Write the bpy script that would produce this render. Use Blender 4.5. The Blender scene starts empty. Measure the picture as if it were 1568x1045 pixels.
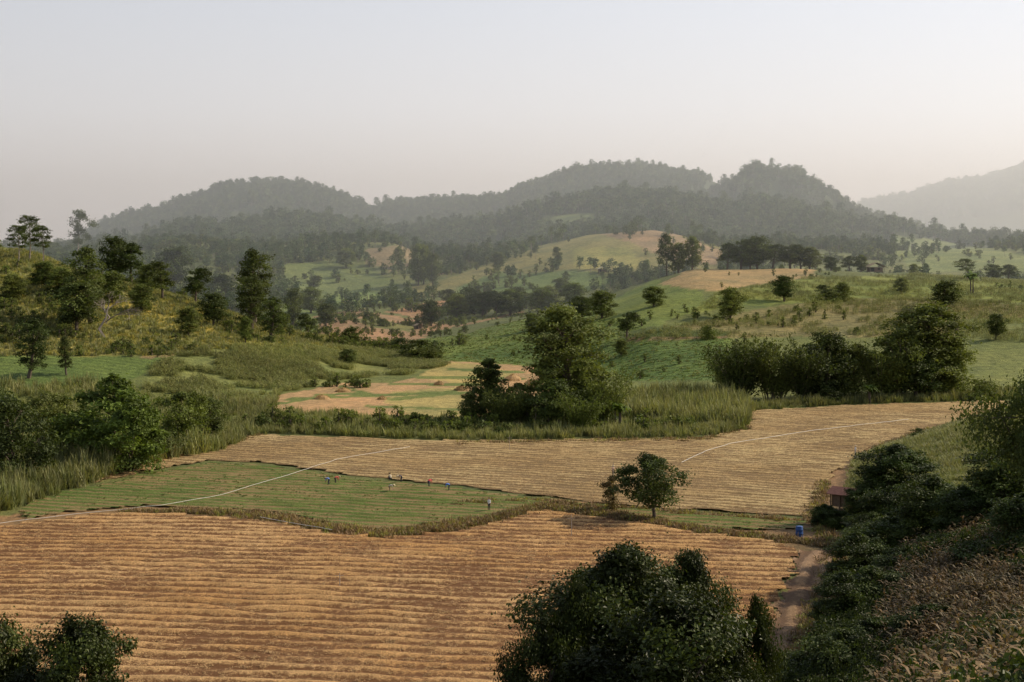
import bpy, math, random, bmesh
import numpy as np
from mathutils import Vector, Matrix
random.seed(5); RNG=np.random.default_rng(5)
scene=bpy.context.scene
F=2178.0; EYE=38.0; HZ=400.0

# ---------------------------------------------------------------- helpers
def link(o,parent=None):
    scene.collection.objects.link(o)
    if parent: o.parent=parent
    return o
def mesh_np(name,V,faces_list,mats=(),mat_idx=None,smooth=False):
    me=bpy.data.meshes.new(name)
    V=np.asarray(V,dtype=np.float32)
    me.vertices.add(len(V)); me.vertices.foreach_set('co',V.ravel())
    loops=np.concatenate([f.ravel() for f in faces_list]).astype(np.int32)
    tot=np.concatenate([np.full(len(f),f.shape[1]) for f in faces_list]).astype(np.int32)
    st=np.concatenate([[0],np.cumsum(tot)[:-1]]).astype(np.int32)
    me.loops.add(len(loops)); me.loops.foreach_set('vertex_index',loops)
    me.polygons.add(len(tot)); me.polygons.foreach_set('loop_start',st)
    try: me.polygons.foreach_set('loop_total',tot)
    except Exception: pass
    for m in mats: me.materials.append(m)
    if mat_idx is not None: me.polygons.foreach_set('material_index',np.asarray(mat_idx,dtype=np.int32))
    me.polygons.foreach_set('use_smooth',np.full(len(tot),smooth))
    me.update(calc_edges=True); me.validate()
    return me
def fattr(me,name,vals):
    a=me.attributes.new(name,'FLOAT','POINT'); a.data.foreach_set('value',np.asarray(vals,dtype=np.float32))
def cattr(me,name,cols):
    a=me.attributes.new(name,'FLOAT_COLOR','POINT')
    c=np.ones((len(cols),4),dtype=np.float32); c[:,:3]=cols; a.data.foreach_set('color',c.ravel())
def vn(x,y,seed=0):
    xi=np.floor(x); yi=np.floor(y); fx=x-xi; fy=y-yi
    fx=fx*fx*(3-2*fx); fy=fy*fy*(3-2*fy)
    def h(a,b):
        s=np.sin(a*127.1+b*311.7+seed*74.7)*43758.5453
        return s-np.floor(s)
    return (h(xi,yi)*(1-fx)+h(xi+1,yi)*fx)*(1-fy)+(h(xi,yi+1)*(1-fx)+h(xi+1,yi+1)*fx)*fy
def fbm(x,y,s,oct=4,seed=0):
    r=0;a=.5;t=0
    for i in range(oct):
        r=r+a*vn(x/s,y/s,seed+i); t+=a; a*=.5; s*=.5
    return r/t
def inpoly(px,py,poly):
    inside=np.zeros(np.shape(px),bool); n=len(poly)
    for i in range(n):
        x1,y1=poly[i]; x2,y2=poly[(i+1)%n]
        if y1==y2: continue
        c=((y1>py)!=(y2>py))&(px<(x2-x1)*(py-y1)/(y2-y1)+x1)
        inside^=c
    return inside
def sstep(a,b,x):
    t=np.clip((x-a)/(b-a),0,1); return t*t*(3-2*t)

# ---------------------------------------------------------------- terrain heights
U=np.linspace(-.8,.8,801); PX=784+F*U
def cD(l):
    l=np.array(l,float); return np.interp(PX,l[:,0],l[:,1])
def sm(a,n=4):
    k=np.exp(-np.linspace(-2,2,2*n+1)**2); k/=k.sum()
    return np.convolve(np.pad(a,n,mode='edge'),k,'valid')
def VZ(D,l,off=0,n=4):
    return EYE+(HZ-sm(cD(l)+off,n))/F*D
Ds=[];Zs=[]
D1=sm(cD([(-800,340),(0,345),(350,390),(500,435),(650,540),(700,560),(800,520),(1000,440),(1200,390),(2400,390)]),8)
Ds.append(np.full_like(U,240.));Zs.append(0*U)
Ds.append(D1-70);Zs.append(0*U)
Ds.append(D1);Zs.append(0*U)
D2=sm(cD([(-800,430),(0,430),(230,440),(350,470),(500,520),(600,600),(700,620),(800,600),(900,560),(1000,520),(1100,480),(2400,470)]),8)
Ds.append(D2);Zs.append(np.maximum(.3,VZ(D2,[(-800,545),(0,545),(230,548),(350,535),(500,535),(600,536),(700,530),(800,520),(900,515),(1000,515),(1100,540),(1200,540),(1400,530),(1568,520),(2400,520)])))
D3=sm(cD([(-800,600),(60,600),(300,580),(400,570),(480,570),(550,620),(620,690),(700,740),(800,760),(1000,790),(1060,800),(2400,800)]),8)
Z3=np.maximum(.8,VZ(D3,[(-800,330),(0,378),(60,392),(120,415),(200,432),(300,458),(400,495),(480,518),(550,530),(620,522),(700,505),(800,483),(900,462),(1000,432),(1060,416),(1200,413),(1400,419),(1568,432),(2400,400)]))
Ds.append(D3);Zs.append(Z3)
Ds.append(D3+130);Zs.append(sm(cD([(-800,3),(450,3),(600,6),(700,6),(900,8),(1060,15),(2400,15)]),8))
D5=np.full_like(U,1020.);Ds.append(D5)
Zs.append(VZ(D5,[(-800,420),(0,425),(200,425),(400,440),(500,452),(600,450),(700,440),(800,430),(900,418),(1000,412),(1100,412),(1200,415),(1400,415),(1568,410),(2400,400)]))
l6=[(-800,392),(0,395),(100,395),(200,385),(300,370),(400,378),(500,375),(600,372),(650,392),(750,390),(820,378),(900,360),(1000,353),(1060,365),(1120,382),(1200,378),(1300,385),(1400,385),(1568,380),(2400,370)]
D6=np.full_like(U,1250.);Ds.append(D6);Zs.append(VZ(D6,l6))
D7=np.full_like(U,1430.);Ds.append(D7);Zs.append(VZ(D7,l6,10))
D8=np.full_like(U,1740.);Ds.append(D8)
Z8=VZ(D8,[(-800,390),(0,392),(130,384),(200,374),(260,358),(300,352),(400,342),(500,350),(560,356),(620,358),(700,350),(770,340),(820,324),(900,310),(960,302),(1020,306),(1080,316),(1120,320),(1180,316),(1250,326),(1330,348),(1400,360),(1500,370),(1568,376),(2400,360)],6)
Zs.append(Z8)
Ds.append(D8+190);Zs.append(Z8-18)
sil=[(-800,390),(40,392),(100,382),(150,352),(200,332),(250,321),(300,299),(330,283),(390,275),(450,280),(500,292),(550,312),(570,320),(620,313),(700,307),(770,297),(800,280),(870,266),(900,260),(950,264),(1000,260),(1050,266),(1100,282),(1120,289),(1140,270),(1180,263),(1220,267),(1250,286),(1290,306),(1330,325),(1380,342),(1450,363),(1568,380),(2400,380)]
D9=sm(cD([(-800,2500),(1090,2450),(1130,2080),(2400,2050)]),6);Ds.append(D9);Zs.append(VZ(D9,sil,5,2))
D10=np.full_like(U,3200.);Ds.append(D10);Zs.append(np.full_like(U,25.))
D11=np.full_like(U,4600.);Ds.append(D11)
Zs.append(VZ(D11,[(-800,395),(900,393),(1200,360),(1280,335),(1320,316),(1350,309),(1400,302),(1450,285),(1490,279),(1520,275),(1568,258),(1700,230),(2400,200)],3,1))
Ds.append(np.full_like(U,7000.));Zs.append(0*U)
Ds.append(np.full_like(U,20000.));Zs.append(0*U)
Ds=np.array(Ds);Zs=np.array(Zs)
hh=np.diff(Ds,axis=0); dl=np.diff(Zs,axis=0)/hh
M=np.zeros_like(Zs)
for k in range(1,len(Zs)-1):
    a,b=dl[k-1],dl[k]; w1=2*hh[k]+hh[k-1]; w2=hh[k]+2*hh[k-1]
    ok=(a*b)>0
    M[k]=np.where(ok,(w1+w2)/(w1/np.where(ok,a,1)+w2/np.where(ok,b,1)),0)
LD=np.linspace(math.log(240),math.log(19000),900); DG=np.exp(LD)
TAB=np.zeros((len(DG),len(U)))
for k in range(len(Zs)-1):
    d=DG[:,None]; m=(d>=Ds[k])&(d<Ds[k+1]); t=(d-Ds[k])/hh[k]
    v=(2*t**3-3*t**2+1)*Zs[k]+(t**3-2*t**2+t)*hh[k]*M[k]+(-2*t**3+3*t**2)*Zs[k+1]+(t**3-t**2)*hh[k]*M[k+1]
    TAB=np.where(m,v,TAB)
def loft(x,y):
    yy=np.maximum(y,240.1); u=np.clip(x/yy,-.799,.799)
    fi=(u+.8)/1.6*800; i=np.minimum(fi.astype(int),799); fu=fi-i
    fj=(np.log(np.minimum(yy,18990))-LD[0])/(LD[1]-LD[0]); j=np.minimum(fj.astype(int),898); fd=fj-j
    return (TAB[j,i]*(1-fu)+TAB[j,i+1]*fu)*(1-fd)+(TAB[j+1,i]*(1-fu)+TAB[j+1,i+1]*fu)*fd
def height(x,y):
    x=np.asarray(x,float);y=np.asarray(y,float)
    x,y=np.broadcast_arrays(x,y)
    toe=np.interp(y,[-60,0,40,90,138,186,230,270,309,330,390,450],[20,12,10,9,27,43,51,62,86,112,170,220])
    s=x-toe; sp=np.maximum(s,0); sp=sp*sp/(sp+3)
    k=np.interp(y,[0,90,140,200,300,400],[.3,.45,.42,.36,.33,.2])
    hr=k*40*np.tanh(sp/40)*(1-sstep(320,430,y))
    main=np.clip(36-.36*y,0,36)
    z=loft(x,y)+hr+main
    rough=np.clip(hr/4,0,1)*1.0+np.clip(main/5,0,1)*.6
    z=z+rough*(fbm(x,y,9,3,3)-.5)*1.2*np.clip(y/30,0,1)
    far=sstep(400,560,y)*np.clip(z/8,0,1)
    z=z+far*(fbm(x,y,45,4,9)-.5)*5
    mt=sstep(1300,1700,y)*np.clip(z/60,0,1)*(1-.6*sstep(3000,4000,y))
    z=z+mt*((fbm(x,y,240,4,21)-.5)*22-np.abs(fbm(x,y,130,3,33)-.5)*48+3)
    return z
def H1(x,y): return float(height(np.array([x]),np.array([y]))[0])
def W(px,v):
    d=EYE*F/(v-HZ); return ((px-784)/F*d,d)
def WP(poly): return [W(*p) for p in poly]
def find(px,v,dmin=60,dmax=2600):
    d=np.exp(np.linspace(math.log(dmin),math.log(dmax),2500)); x=(px-784)/F*d
    z=height(x,d); vv=HZ+(EYE-z)/d*F
    ok=np.where(vv<=v)[0]
    k=ok[0] if len(ok) else int(np.argmin(vv))
    return float(x[k]),float(d[k]),float(z[k])

# ---------------------------------------------------------------- materials
def newmat(name):
    m=bpy.data.materials.new(name); m.use_nodes=True; nt=m.node_tree
    b=nt.nodes['Principled BSDF']; b.inputs['Roughness'].default_value=.9
    try: b.inputs['Specular IOR Level'].default_value=.2
    except Exception: pass
    return m,nt,b
def N(nt,t,**k):
    n=nt.nodes.new(t)
    for a,b in k.items(): setattr(n,a,b)
    return n
def noise(nt,scale,detail=4,vec=None,rough=.6):
    n=N(nt,'ShaderNodeTexNoise'); n.inputs['Scale'].default_value=scale; n.inputs['Detail'].default_value=detail; n.inputs['Roughness'].default_value=rough
    if vec is not None: nt.links.new(vec,n.inputs['Vector'])
    return n.outputs['Fac']
def ramp(nt,fac,stops):
    r=N(nt,'ShaderNodeValToRGB'); e=r.color_ramp.elements
    while len(e)<len(stops): e.new(.5)
    for i,(p,c) in enumerate(stops):
        e[i].position=p; e[i].color=(*c,1) if len(c)==3 else c
    nt.links.new(fac,r.inputs[0]); return r.outputs[0]
def mixc(nt,a,b,fac,mode='MIX'):
    m=N(nt,'ShaderNodeMix',data_type='RGBA',blend_type=mode)
    for s,v in ((m.inputs[6],a),(m.inputs[7],b),(m.inputs[0],fac)):
        if hasattr(v,'is_linked'): nt.links.new(v,s)
        else: s.default_value=v if not isinstance(v,tuple) else (*v,1)
    return m.outputs[2]
def mth(nt,op,a,b=0.0,c=None):
    m=N(nt,'ShaderNodeMath',operation=op)
    for s,v in ((m.inputs[0],a),(m.inputs[1],b)):
        if hasattr(v,'is_linked'): nt.links.new(v,s)
        else: s.default_value=v
    return m.outputs[0]
def pos(nt): return N(nt,'ShaderNodeNewGeometry').outputs['Position']
def attr(nt,name,out='Color'):
    a=N(nt,'ShaderNodeAttribute'); a.attribute_name=name; return a.outputs[out]
def g(v): return (v,v,v)
def bump(nt,b,h,strength,dist):
    bp=N(nt,'ShaderNodeBump'); bp.inputs['Strength'].default_value=strength; bp.inputs['Distance'].default_value=dist
    nt.links.new(h,bp.inputs['Height']); nt.links.new(bp.outputs[0],b.inputs['Normal'])
def simple(name,c,rough=.8,var=.3,scale=3):
    m,nt,b=newmat(name); b.inputs['Roughness'].default_value=rough
    tc=N(nt,'ShaderNodeTexCoord').outputs['Object']
    f=ramp(nt,noise(nt,scale,4,tc),[(.3,g(1-var)),(.7,g(1+var*.5))])
    nt.links.new(mixc(nt,c,f,1.0,'MULTIPLY'),b.inputs['Base Color']); return m
def leafmat(name,c,c2,trans=.3,rough=.6,spec=.2,var=.3):
    m,nt,b=newmat(name); b.inputs['Roughness'].default_value=rough
    b.inputs['Specular IOR Level'].default_value=spec
    oi=N(nt,'ShaderNodeObjectInfo').outputs['Random']
    col=mixc(nt,c,c2,oi)
    col=mixc(nt,col,attr(nt,'tint'),1.0,'MULTIPLY')
    big=ramp(nt,noise(nt,.02,3,pos(nt)),[(.3,g(1-var)),(.7,g(1+var))])
    col=mixc(nt,col,big,1.0,'MULTIPLY')
    nt.links.new(col,b.inputs['Base Color'])
    t=N(nt,'ShaderNodeBsdfTranslucent'); nt.links.new(mixc(nt,col,(1.15,1.15,.55),1.0,'MULTIPLY'),t.inputs[0])
    mx=N(nt,'ShaderNodeMixShader'); mx.inputs[0].default_value=trans
    nt.links.new(b.outputs[0],mx.inputs[1]); nt.links.new(t.outputs[0],mx.inputs[2])
    nt.links.new(mx.outputs[0],nt.nodes['Material Output'].inputs[0]); return m
bark=simple('bark',(.12,.095,.07),.9,.4,2)
palebark=simple('pale_bark',(.26,.22,.18),.9,.3,2)
leafA=leafmat('broad_leaf',(.10,.13,.026),(.135,.155,.036))
leafDark=leafmat('dark_leaf',(.058,.082,.019),(.09,.11,.026))
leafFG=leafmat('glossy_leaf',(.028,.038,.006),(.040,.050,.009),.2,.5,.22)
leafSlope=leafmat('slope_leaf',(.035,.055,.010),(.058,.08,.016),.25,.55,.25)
leafFar=leafmat('forest_leaf',(.045,.082,.030),(.115,.145,.055),.2)
leafBright=leafmat('bright_leaf',(.095,.15,.024),(.125,.17,.03))
leafCorn=leafmat('corn_leaf',(.19,.22,.065),(.26,.25,.09))
leafReed=leafmat('reed_leaf',(.19,.21,.08),(.25,.24,.105),.3)
leafDry=leafmat('dry_leaf',(.20,.12,.052),(.11,.095,.038),.25,var=.5)
leafYel=leafmat('yellow_grass',(.36,.30,.08),(.22,.24,.06),.3)
leafStraw=leafmat('straw',(.52,.35,.17),(.42,.26,.12),.2)
leafDirtStraw=leafmat('verge_straw',(.24,.145,.075),(.17,.13,.05),.2)

def terrain_mat():
    m,nt,b=newmat('terrain'); p=pos(nt)
    c=attr(nt,'col'); rows=attr(nt,'rows','Fac')
    c=mixc(nt,c,ramp(nt,noise(nt,.035,5,p),[(.3,(.70,.78,.72)),(.7,(1.30,1.18,1.08))]),1.0,'MULTIPLY')
    c=mixc(nt,c,ramp(nt,noise(nt,.35,6,p,.78),[(.3,(.50,.54,.50)),(.7,(1.45,1.38,1.28))]),1.0,'MULTIPLY')
    mp=N(nt,'ShaderNodeMapping'); mp.inputs['Rotation'].default_value=(0,0,math.radians(12)); nt.links.new(p,mp.inputs[0])
    w=N(nt,'ShaderNodeTexWave',bands_direction='Y'); w.inputs['Scale'].default_value=.085; w.inputs['Distortion'].default_value=7; w.inputs['Detail'].default_value=4; w.inputs['Detail Scale'].default_value=.25
    nt.links.new(mp.outputs[0],w.inputs[0])
    rc=ramp(nt,w.outputs['Fac'],[(.1,g(.72)),(.7,g(1.12))])
    c=mixc(nt,c,mixc(nt,c,rc,1.0,'MULTIPLY'),rows)
    nt.links.new(c,b.inputs['Base Color'])
    h=mth(nt,'ADD',noise(nt,.5,6,p,.75),mth(nt,'MULTIPLY',mth(nt,'MULTIPLY',w.outputs['Fac'],rows),.5))
    bump(nt,b,h,.9,1.3)
    return m
TM=terrain_mat()

# ---------------------------------------------------------------- land-use zones
GG=(.145,.17,.055)
ZN=[
([(-300,360),(80,388),(130,420),(200,436),(390,480),(490,512),(600,536),(350,535),(262,545),(60,545),(-300,545)],(.26,.24,.075),0,420,640,'yel'),
([(-300,540),(60,543),(230,548),(262,545),(215,575),(140,598),(-300,612)],(.115,.165,.042),.3,330,520,'crop'),
([(262,545),(330,532),(480,530),(640,543),(690,560),(620,575),(520,583),(440,600),(340,612),(220,600),(230,565)],(.19,.21,.07),.3,330,640,'corn'),
([(150,455),(240,468),(380,480),(420,505),(300,510),(180,480)],(.42,.33,.08),0,420,640,''),
([(355,626),(430,604),(520,588),(600,586),(660,573),(690,552),(760,556),(840,563),(840,600),(720,642),(560,638),(430,634)],(.44,.29,.16),.15,330,640,''),
([(600,600),(700,592),(730,640),(640,640),(590,618)],(.36,.31,.13),.4,330,640,''),
([(670,556),(740,558),(790,575),(720,590),(640,580)],(.42,.34,.14),.4,330,640,''),
([(470,530),(490,497),(540,474),(620,488),(700,498),(660,512),(610,532)],(.33,.215,.13),0,500,1000,''),
([(590,478),(690,458),(705,474),(640,489)],(.34,.205,.12),0,600,1200,''),
([(430,470),(470,455),(500,470),(480,530),(440,510)],(.14,.19,.055),0,600,1000,''),
([(540,490),(560,485),(640,500),(630,510),(560,500)],(.16,.165,.06),0,500,1000,''),
([(630,548),(650,520),(720,510),(800,488),(905,470),(960,500),(1120,520),(1115,582),(950,583),(800,560),(690,553)],(.155,.215,.05),.5,430,860,'g1'),
([(690,545),(760,528),(850,520),(930,530),(1110,520),(1115,582),(940,582),(800,558)],(.105,.165,.04),.5,430,860,''),
([(905,475),(1000,428),(1070,438),(1085,470),(1000,500),(930,510)],(.165,.215,.055),.4,430,860,''),
([(1080,492),(1200,466),(1400,455),(1568,468),(1700,470),(1700,530),(1400,518),(1200,516),(960,522),(1000,505)],(.23,.205,.09),.4,430,860,'dry'),
([(940,512),(1010,500),(1120,508),(1110,520),(960,524)],(.085,.115,.032),0,430,860,''),
([(1060,478),(1100,448),(1250,424),(1400,422),(1700,438),(1700,470),(1400,454),(1200,464)],(.225,.265,.07),.35,500,880,'g2'),
([(1005,436),(1060,410),(1250,408),(1250,424),(1100,446)],(.35,.26,.135),.3,600,880,''),
([(1470,490),(1700,480),(1700,600),(1480,600)],(.165,.195,.065),.2,400,860,''),
([(600,450),(700,422),(820,380),(900,357),(1000,345),(1110,382),(1105,415),(960,418),(860,412),(740,428),(640,460)],(.21,.20,.08),.3,880,1360,'b'),
([(900,352),(1000,345),(1110,388),(1095,408),(1030,400),(970,374)],(.29,.21,.13),.3,880,1400,'b'),
([(875,380),(955,378),(1005,412),(880,412)],(.28,.27,.095),.5,880,1400,'b'),
([(700,440),(760,418),(900,415),(950,430),(900,448),(700,450)],(.13,.185,.06),.2,860,1360,''),
([(560,380),(625,376),(645,400),(600,418),(560,402)],(.25,.195,.12),.3,880,1400,'b'),
([(430,405),(540,400),(600,430),(640,455),(520,478),(440,450)],(.145,.185,.065),.3,860,1360,'b'),
([(500,452),(560,445),(600,458),(520,474)],(.18,.245,.075),.2,860,1360,'b'),
([(820,335),(900,325),(930,348),(850,355)],(.13,.17,.06),.2,1450,2000,'m'),
([(1370,360),(1440,370),(1600,395),(1700,420),(1400,415),(1370,390)],(.19,.23,.085),.3,900,1900,'b'),
]
def zone_mask(x,y,z,i,jit=3.0):
    poly,c,r,d0,d1,_=ZN[i]
    px=784+F*x/np.maximum(y,1)+(vn(x/14,y/14,5)-.5)*jit*3; v=HZ+(EYE-z)/np.maximum(y,1)*F+(vn(x/11,y/11,8)-.5)*jit
    return (y>d0)&(y<d1)&inpoly(px,v,poly)

ny,nx=860,640
T=np.exp(np.linspace(math.log(40),math.log(18000),ny)); Y=T-80; wv=np.linspace(-.78,.78,nx)
XX=wv[None,:]*(T[:,None]+40); YY=np.repeat(Y[:,None],nx,1)
X=XX.ravel(); Yf=YY.ravel(); Z=height(X,Yf)
idx=np.arange(ny*nx).reshape(ny,nx)
Q=np.stack([idx[:-1,:-1],idx[:-1,1:],idx[1:,1:],idx[1:,:-1]],-1).reshape(-1,4)
col=np.tile(np.array(GG),(len(X),1)); rows=np.zeros(len(X))
m=Yf<340; col[m]=(.14,.155,.055)
m=(Yf>640); col[m]=(.12,.145,.055)
n1=fbm(X,Yf,120,3,77)
m=(Yf>860)&(n1>.52); col[m]=(.155,.175,.07)
m=(Yf>1400); col[m]=(.06,.085,.035)
for i,(poly,c,r,d0,d1,_) in enumerate(ZN):
    mk=zone_mask(X,Yf,Z,i); col[mk]=c; rows[mk]=r
px=784+F*X/np.maximum(Yf,1); v=HZ+(EYE-Z)/np.maximum(Yf,1)*F
for (a,b) in [((440,612),(700,600)),((520,592),(600,612)),((600,612),(730,600)),((560,622),(720,628)),((600,588),(760,590)),((640,578),(800,580)),((480,606),(560,602)),((400,622),(470,612)),((690,566),(800,570))]:
    ax,ay=a;bx,by=b; t=np.clip(((px-ax)*(bx-ax)+(v-ay)*(by-ay))/((bx-ax)**2+(by-ay)**2),0,1)
    dd=np.hypot(px-ax-t*(bx-ax),(v-ay-t*(by-ay))*1.6)+2*(vn(X/6,Yf/6,3)-.5); mk=(dd<3.2)&(Yf>330)&(Yf<640); col[mk]=(.15,.19,.055)
for (a,b,d0,d1) in [((215,548),(262,545),330,640),((960,520),(1110,516),430,860),((480,486),(560,474),600,1100),((700,500),(800,478),600,900),((660,425),(700,412),800,1400)]:
    ax,ay=a;bx,by=b; t=np.clip(((px-ax)*(bx-ax)+(v-ay)*(by-ay))/((bx-ax)**2+(by-ay)**2),0,1)
    dd=np.hypot(px-ax-t*(bx-ax),(v-ay-t*(by-ay))*1.6); mk=(dd<2.4)&(Yf>d0)&(Yf<d1); col[mk]=(.28,.19,.11)
m=(Yf>60)&(Yf<330)&inpoly(px,v,[(-200,830),(0,790),(250,768),(520,800),(620,826),(850,765),(1000,780),(1280,800),(1300,860),(1000,830),(700,830),(560,840),(300,800),(0,815),(-200,850)]); col[m]=(.27,.17,.09)
m=(Yf>60)&(Yf<330)&inpoly(px,v,[(1230,700),(1400,660),(1300,730),(1280,850),(1300,900),(1200,1045),(1180,1045),(1180,950),(1240,850)]); col[m]=(.25,.16,.09)
m=(Z>1)&(Yf<335)&(Yf>150); col[m]=(.16,.20,.055)
m=(Z>1)&(Yf<=150); col[m]=(.075,.065,.03)
me=mesh_np('ground',np.stack([X,Yf,Z],1),[Q],[TM],smooth=True)
cattr(me,'col',col); fattr(me,'rows',rows)
link(bpy.data.objects.new('ground',me))

# ---------------------------------------------------------------- furrowed fields
def field_mat(name,soil,top,tops2,cut=(.25,.7),nz=1.5):
    m,nt,b=newmat(name); p=pos(nt); r=attr(nt,'ridge','Fac')
    n1=noise(nt,1.6,6,p,.8); n2=noise(nt,.05,4,p); n3=noise(nt,6,3,p,.7)
    f=mth(nt,'ADD',r,mth(nt,'MULTIPLY',mth(nt,'SUBTRACT',n1,.5),nz*1.8))
    f=mth(nt,'ADD',f,mth(nt,'MULTIPLY',mth(nt,'SUBTRACT',n2,.5),1.3))
    t=mixc(nt,top,tops2,ramp(nt,noise(nt,.035,4,p),[(.40,g(0)),(.60,g(1))]))
    t=mixc(nt,t,ramp(nt,n3,[(.3,g(.6)),(.7,g(1.35))]),1.0,'MULTIPLY')
    t=mixc(nt,t,ramp(nt,noise(nt,.4,4,p,.7),[(.3,g(.74)),(.7,g(1.2))]),1.0,'MULTIPLY')
    c=mixc(nt,soil,t,ramp(nt,f,[(cut[0],g(0)),(cut[1],g(1))]))
    nt.links.new(c,b.inputs['Base Color']); bump(nt,b,mth(nt,'ADD',n1,n3),.9,.4)
    return m
def furrow_field(name,poly,ang,period,amp,mat,base=.05,curve=0,du=1.2,sharp=1):
    a=math.radians(ang); ca,sa=math.cos(a),math.sin(a)
    P=np.array(poly); pu=P[:,0]*ca+P[:,1]*sa; pv=-P[:,0]*sa+P[:,1]*ca
    u=np.arange(pu.min()-du,pu.max()+du,du); vv=np.arange(pv.min()-1,pv.max()+1,period/8)
    Ug,Vg=np.meshgrid(u,vv); x=Ug*ca-Vg*sa; y=Ug*sa+Vg*ca
    ph=(Vg+curve*np.sin(Ug/38)+1.1*(vn(Ug/16,Vg/30,4)-.5)+.7*(vn(Ug/3,Vg/4,14)-.5))/period
    fr=ph-np.floor(ph); rid=(.5-.5*np.cos(2*np.pi*fr))**sharp
    rid=rid*(.3+1.0*vn(Ug/4,np.floor(ph)*3.7,6))*(.7+.6*fbm(x,y,22,2,41))
    z=base+amp*rid+.14*amp*vn(Ug/.9,Vg/.9,2)
    idx=np.arange(Ug.size).reshape(Ug.shape)
    Q=np.stack([idx[:-1,:-1],idx[:-1,1:],idx[1:,1:],idx[1:,:-1]],-1).reshape(-1,4)
    xf,yf=x.ravel(),y.ravel(); cx=xf[Q].mean(1); cy=yf[Q].mean(1)
    k=inpoly(cx+(vn(cx/2,cy/2,3)-.5)*2,cy+(vn(cx/2,cy/2,9)-.5)*2,poly); Q=Q[k]
    used=np.unique(Q); rm=np.zeros(Ug.size,int); rm[used]=np.arange(len(used))
    me=mesh_np(name,np.stack([xf,yf,z.ravel()],1)[used],[rm[Q]],[mat],smooth=True)
    fattr(me,'ridge',rid.ravel()[used]); return link(bpy.data.objects.new(name,me))
mNear=field_mat('harvested_soil',(.19,.09,.035),(.62,.385,.17),(.52,.29,.11),(.2,.7))
mUp=field_mat('harvested_straw',(.22,.145,.065),(.55,.40,.19),(.44,.295,.13),(.2,.75))
mGreen=field_mat('crop_rows',(.30,.21,.09),(.125,.175,.036),(.155,.19,.045),(.2,.65),1.0)
mTrack=field_mat('track_dirt',(.17,.10,.055),(.34,.22,.13),(.30,.19,.10))
nearP=WP([(-260,860),(-100,822),(0,808),(100,795),(200,787),(300,791),(420,801),(500,818),(580,826),(700,816),(760,800),(830,784),(900,792),(1000,807),(1100,822),(1180,830),(1222,842),(1185,930),(1150,1045),(1140,1130),(-300,1130)])
furrow_field('harvested_field',nearP,-5,2.6,.36,mNear,curve=2.6,sharp=1.4)
greenP=WP([(30,797),(50,768),(150,745),(230,726),(320,710),(420,716),(520,731),(700,749),(830,766),(930,778),(1230,797),(1232,812),(1100,812),(1000,794),(850,768),(760,788),(700,803),(580,813),(500,800),(420,785),(300,777),(200,777),(100,785)])
furrow_field('vegetable_field',greenP,-17,2.5,.3,mGreen,curve=1.0)
upP=WP([(140,742),(160,728),(250,701),(400,667),(700,677),(900,674),(1080,674),(1150,657),(1150,630),(1300,622),(1540,614),(1545,628),(1400,664),(1330,688),(1258,740),(1238,792),(930,773),(830,761),(700,744),(520,727),(420,711),(320,705),(230,722)])
furrow_field('stubble_field',upP,-24,2.6,.3,mUp,curve=2.5)
furrow_field('dirt_track',WP([(1228,845),(1278,843),(1255,920),(1215,990),(1190,1045),(1150,1060),(1190,930)]),74,2.4,.22,mTrack,du=1)

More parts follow.
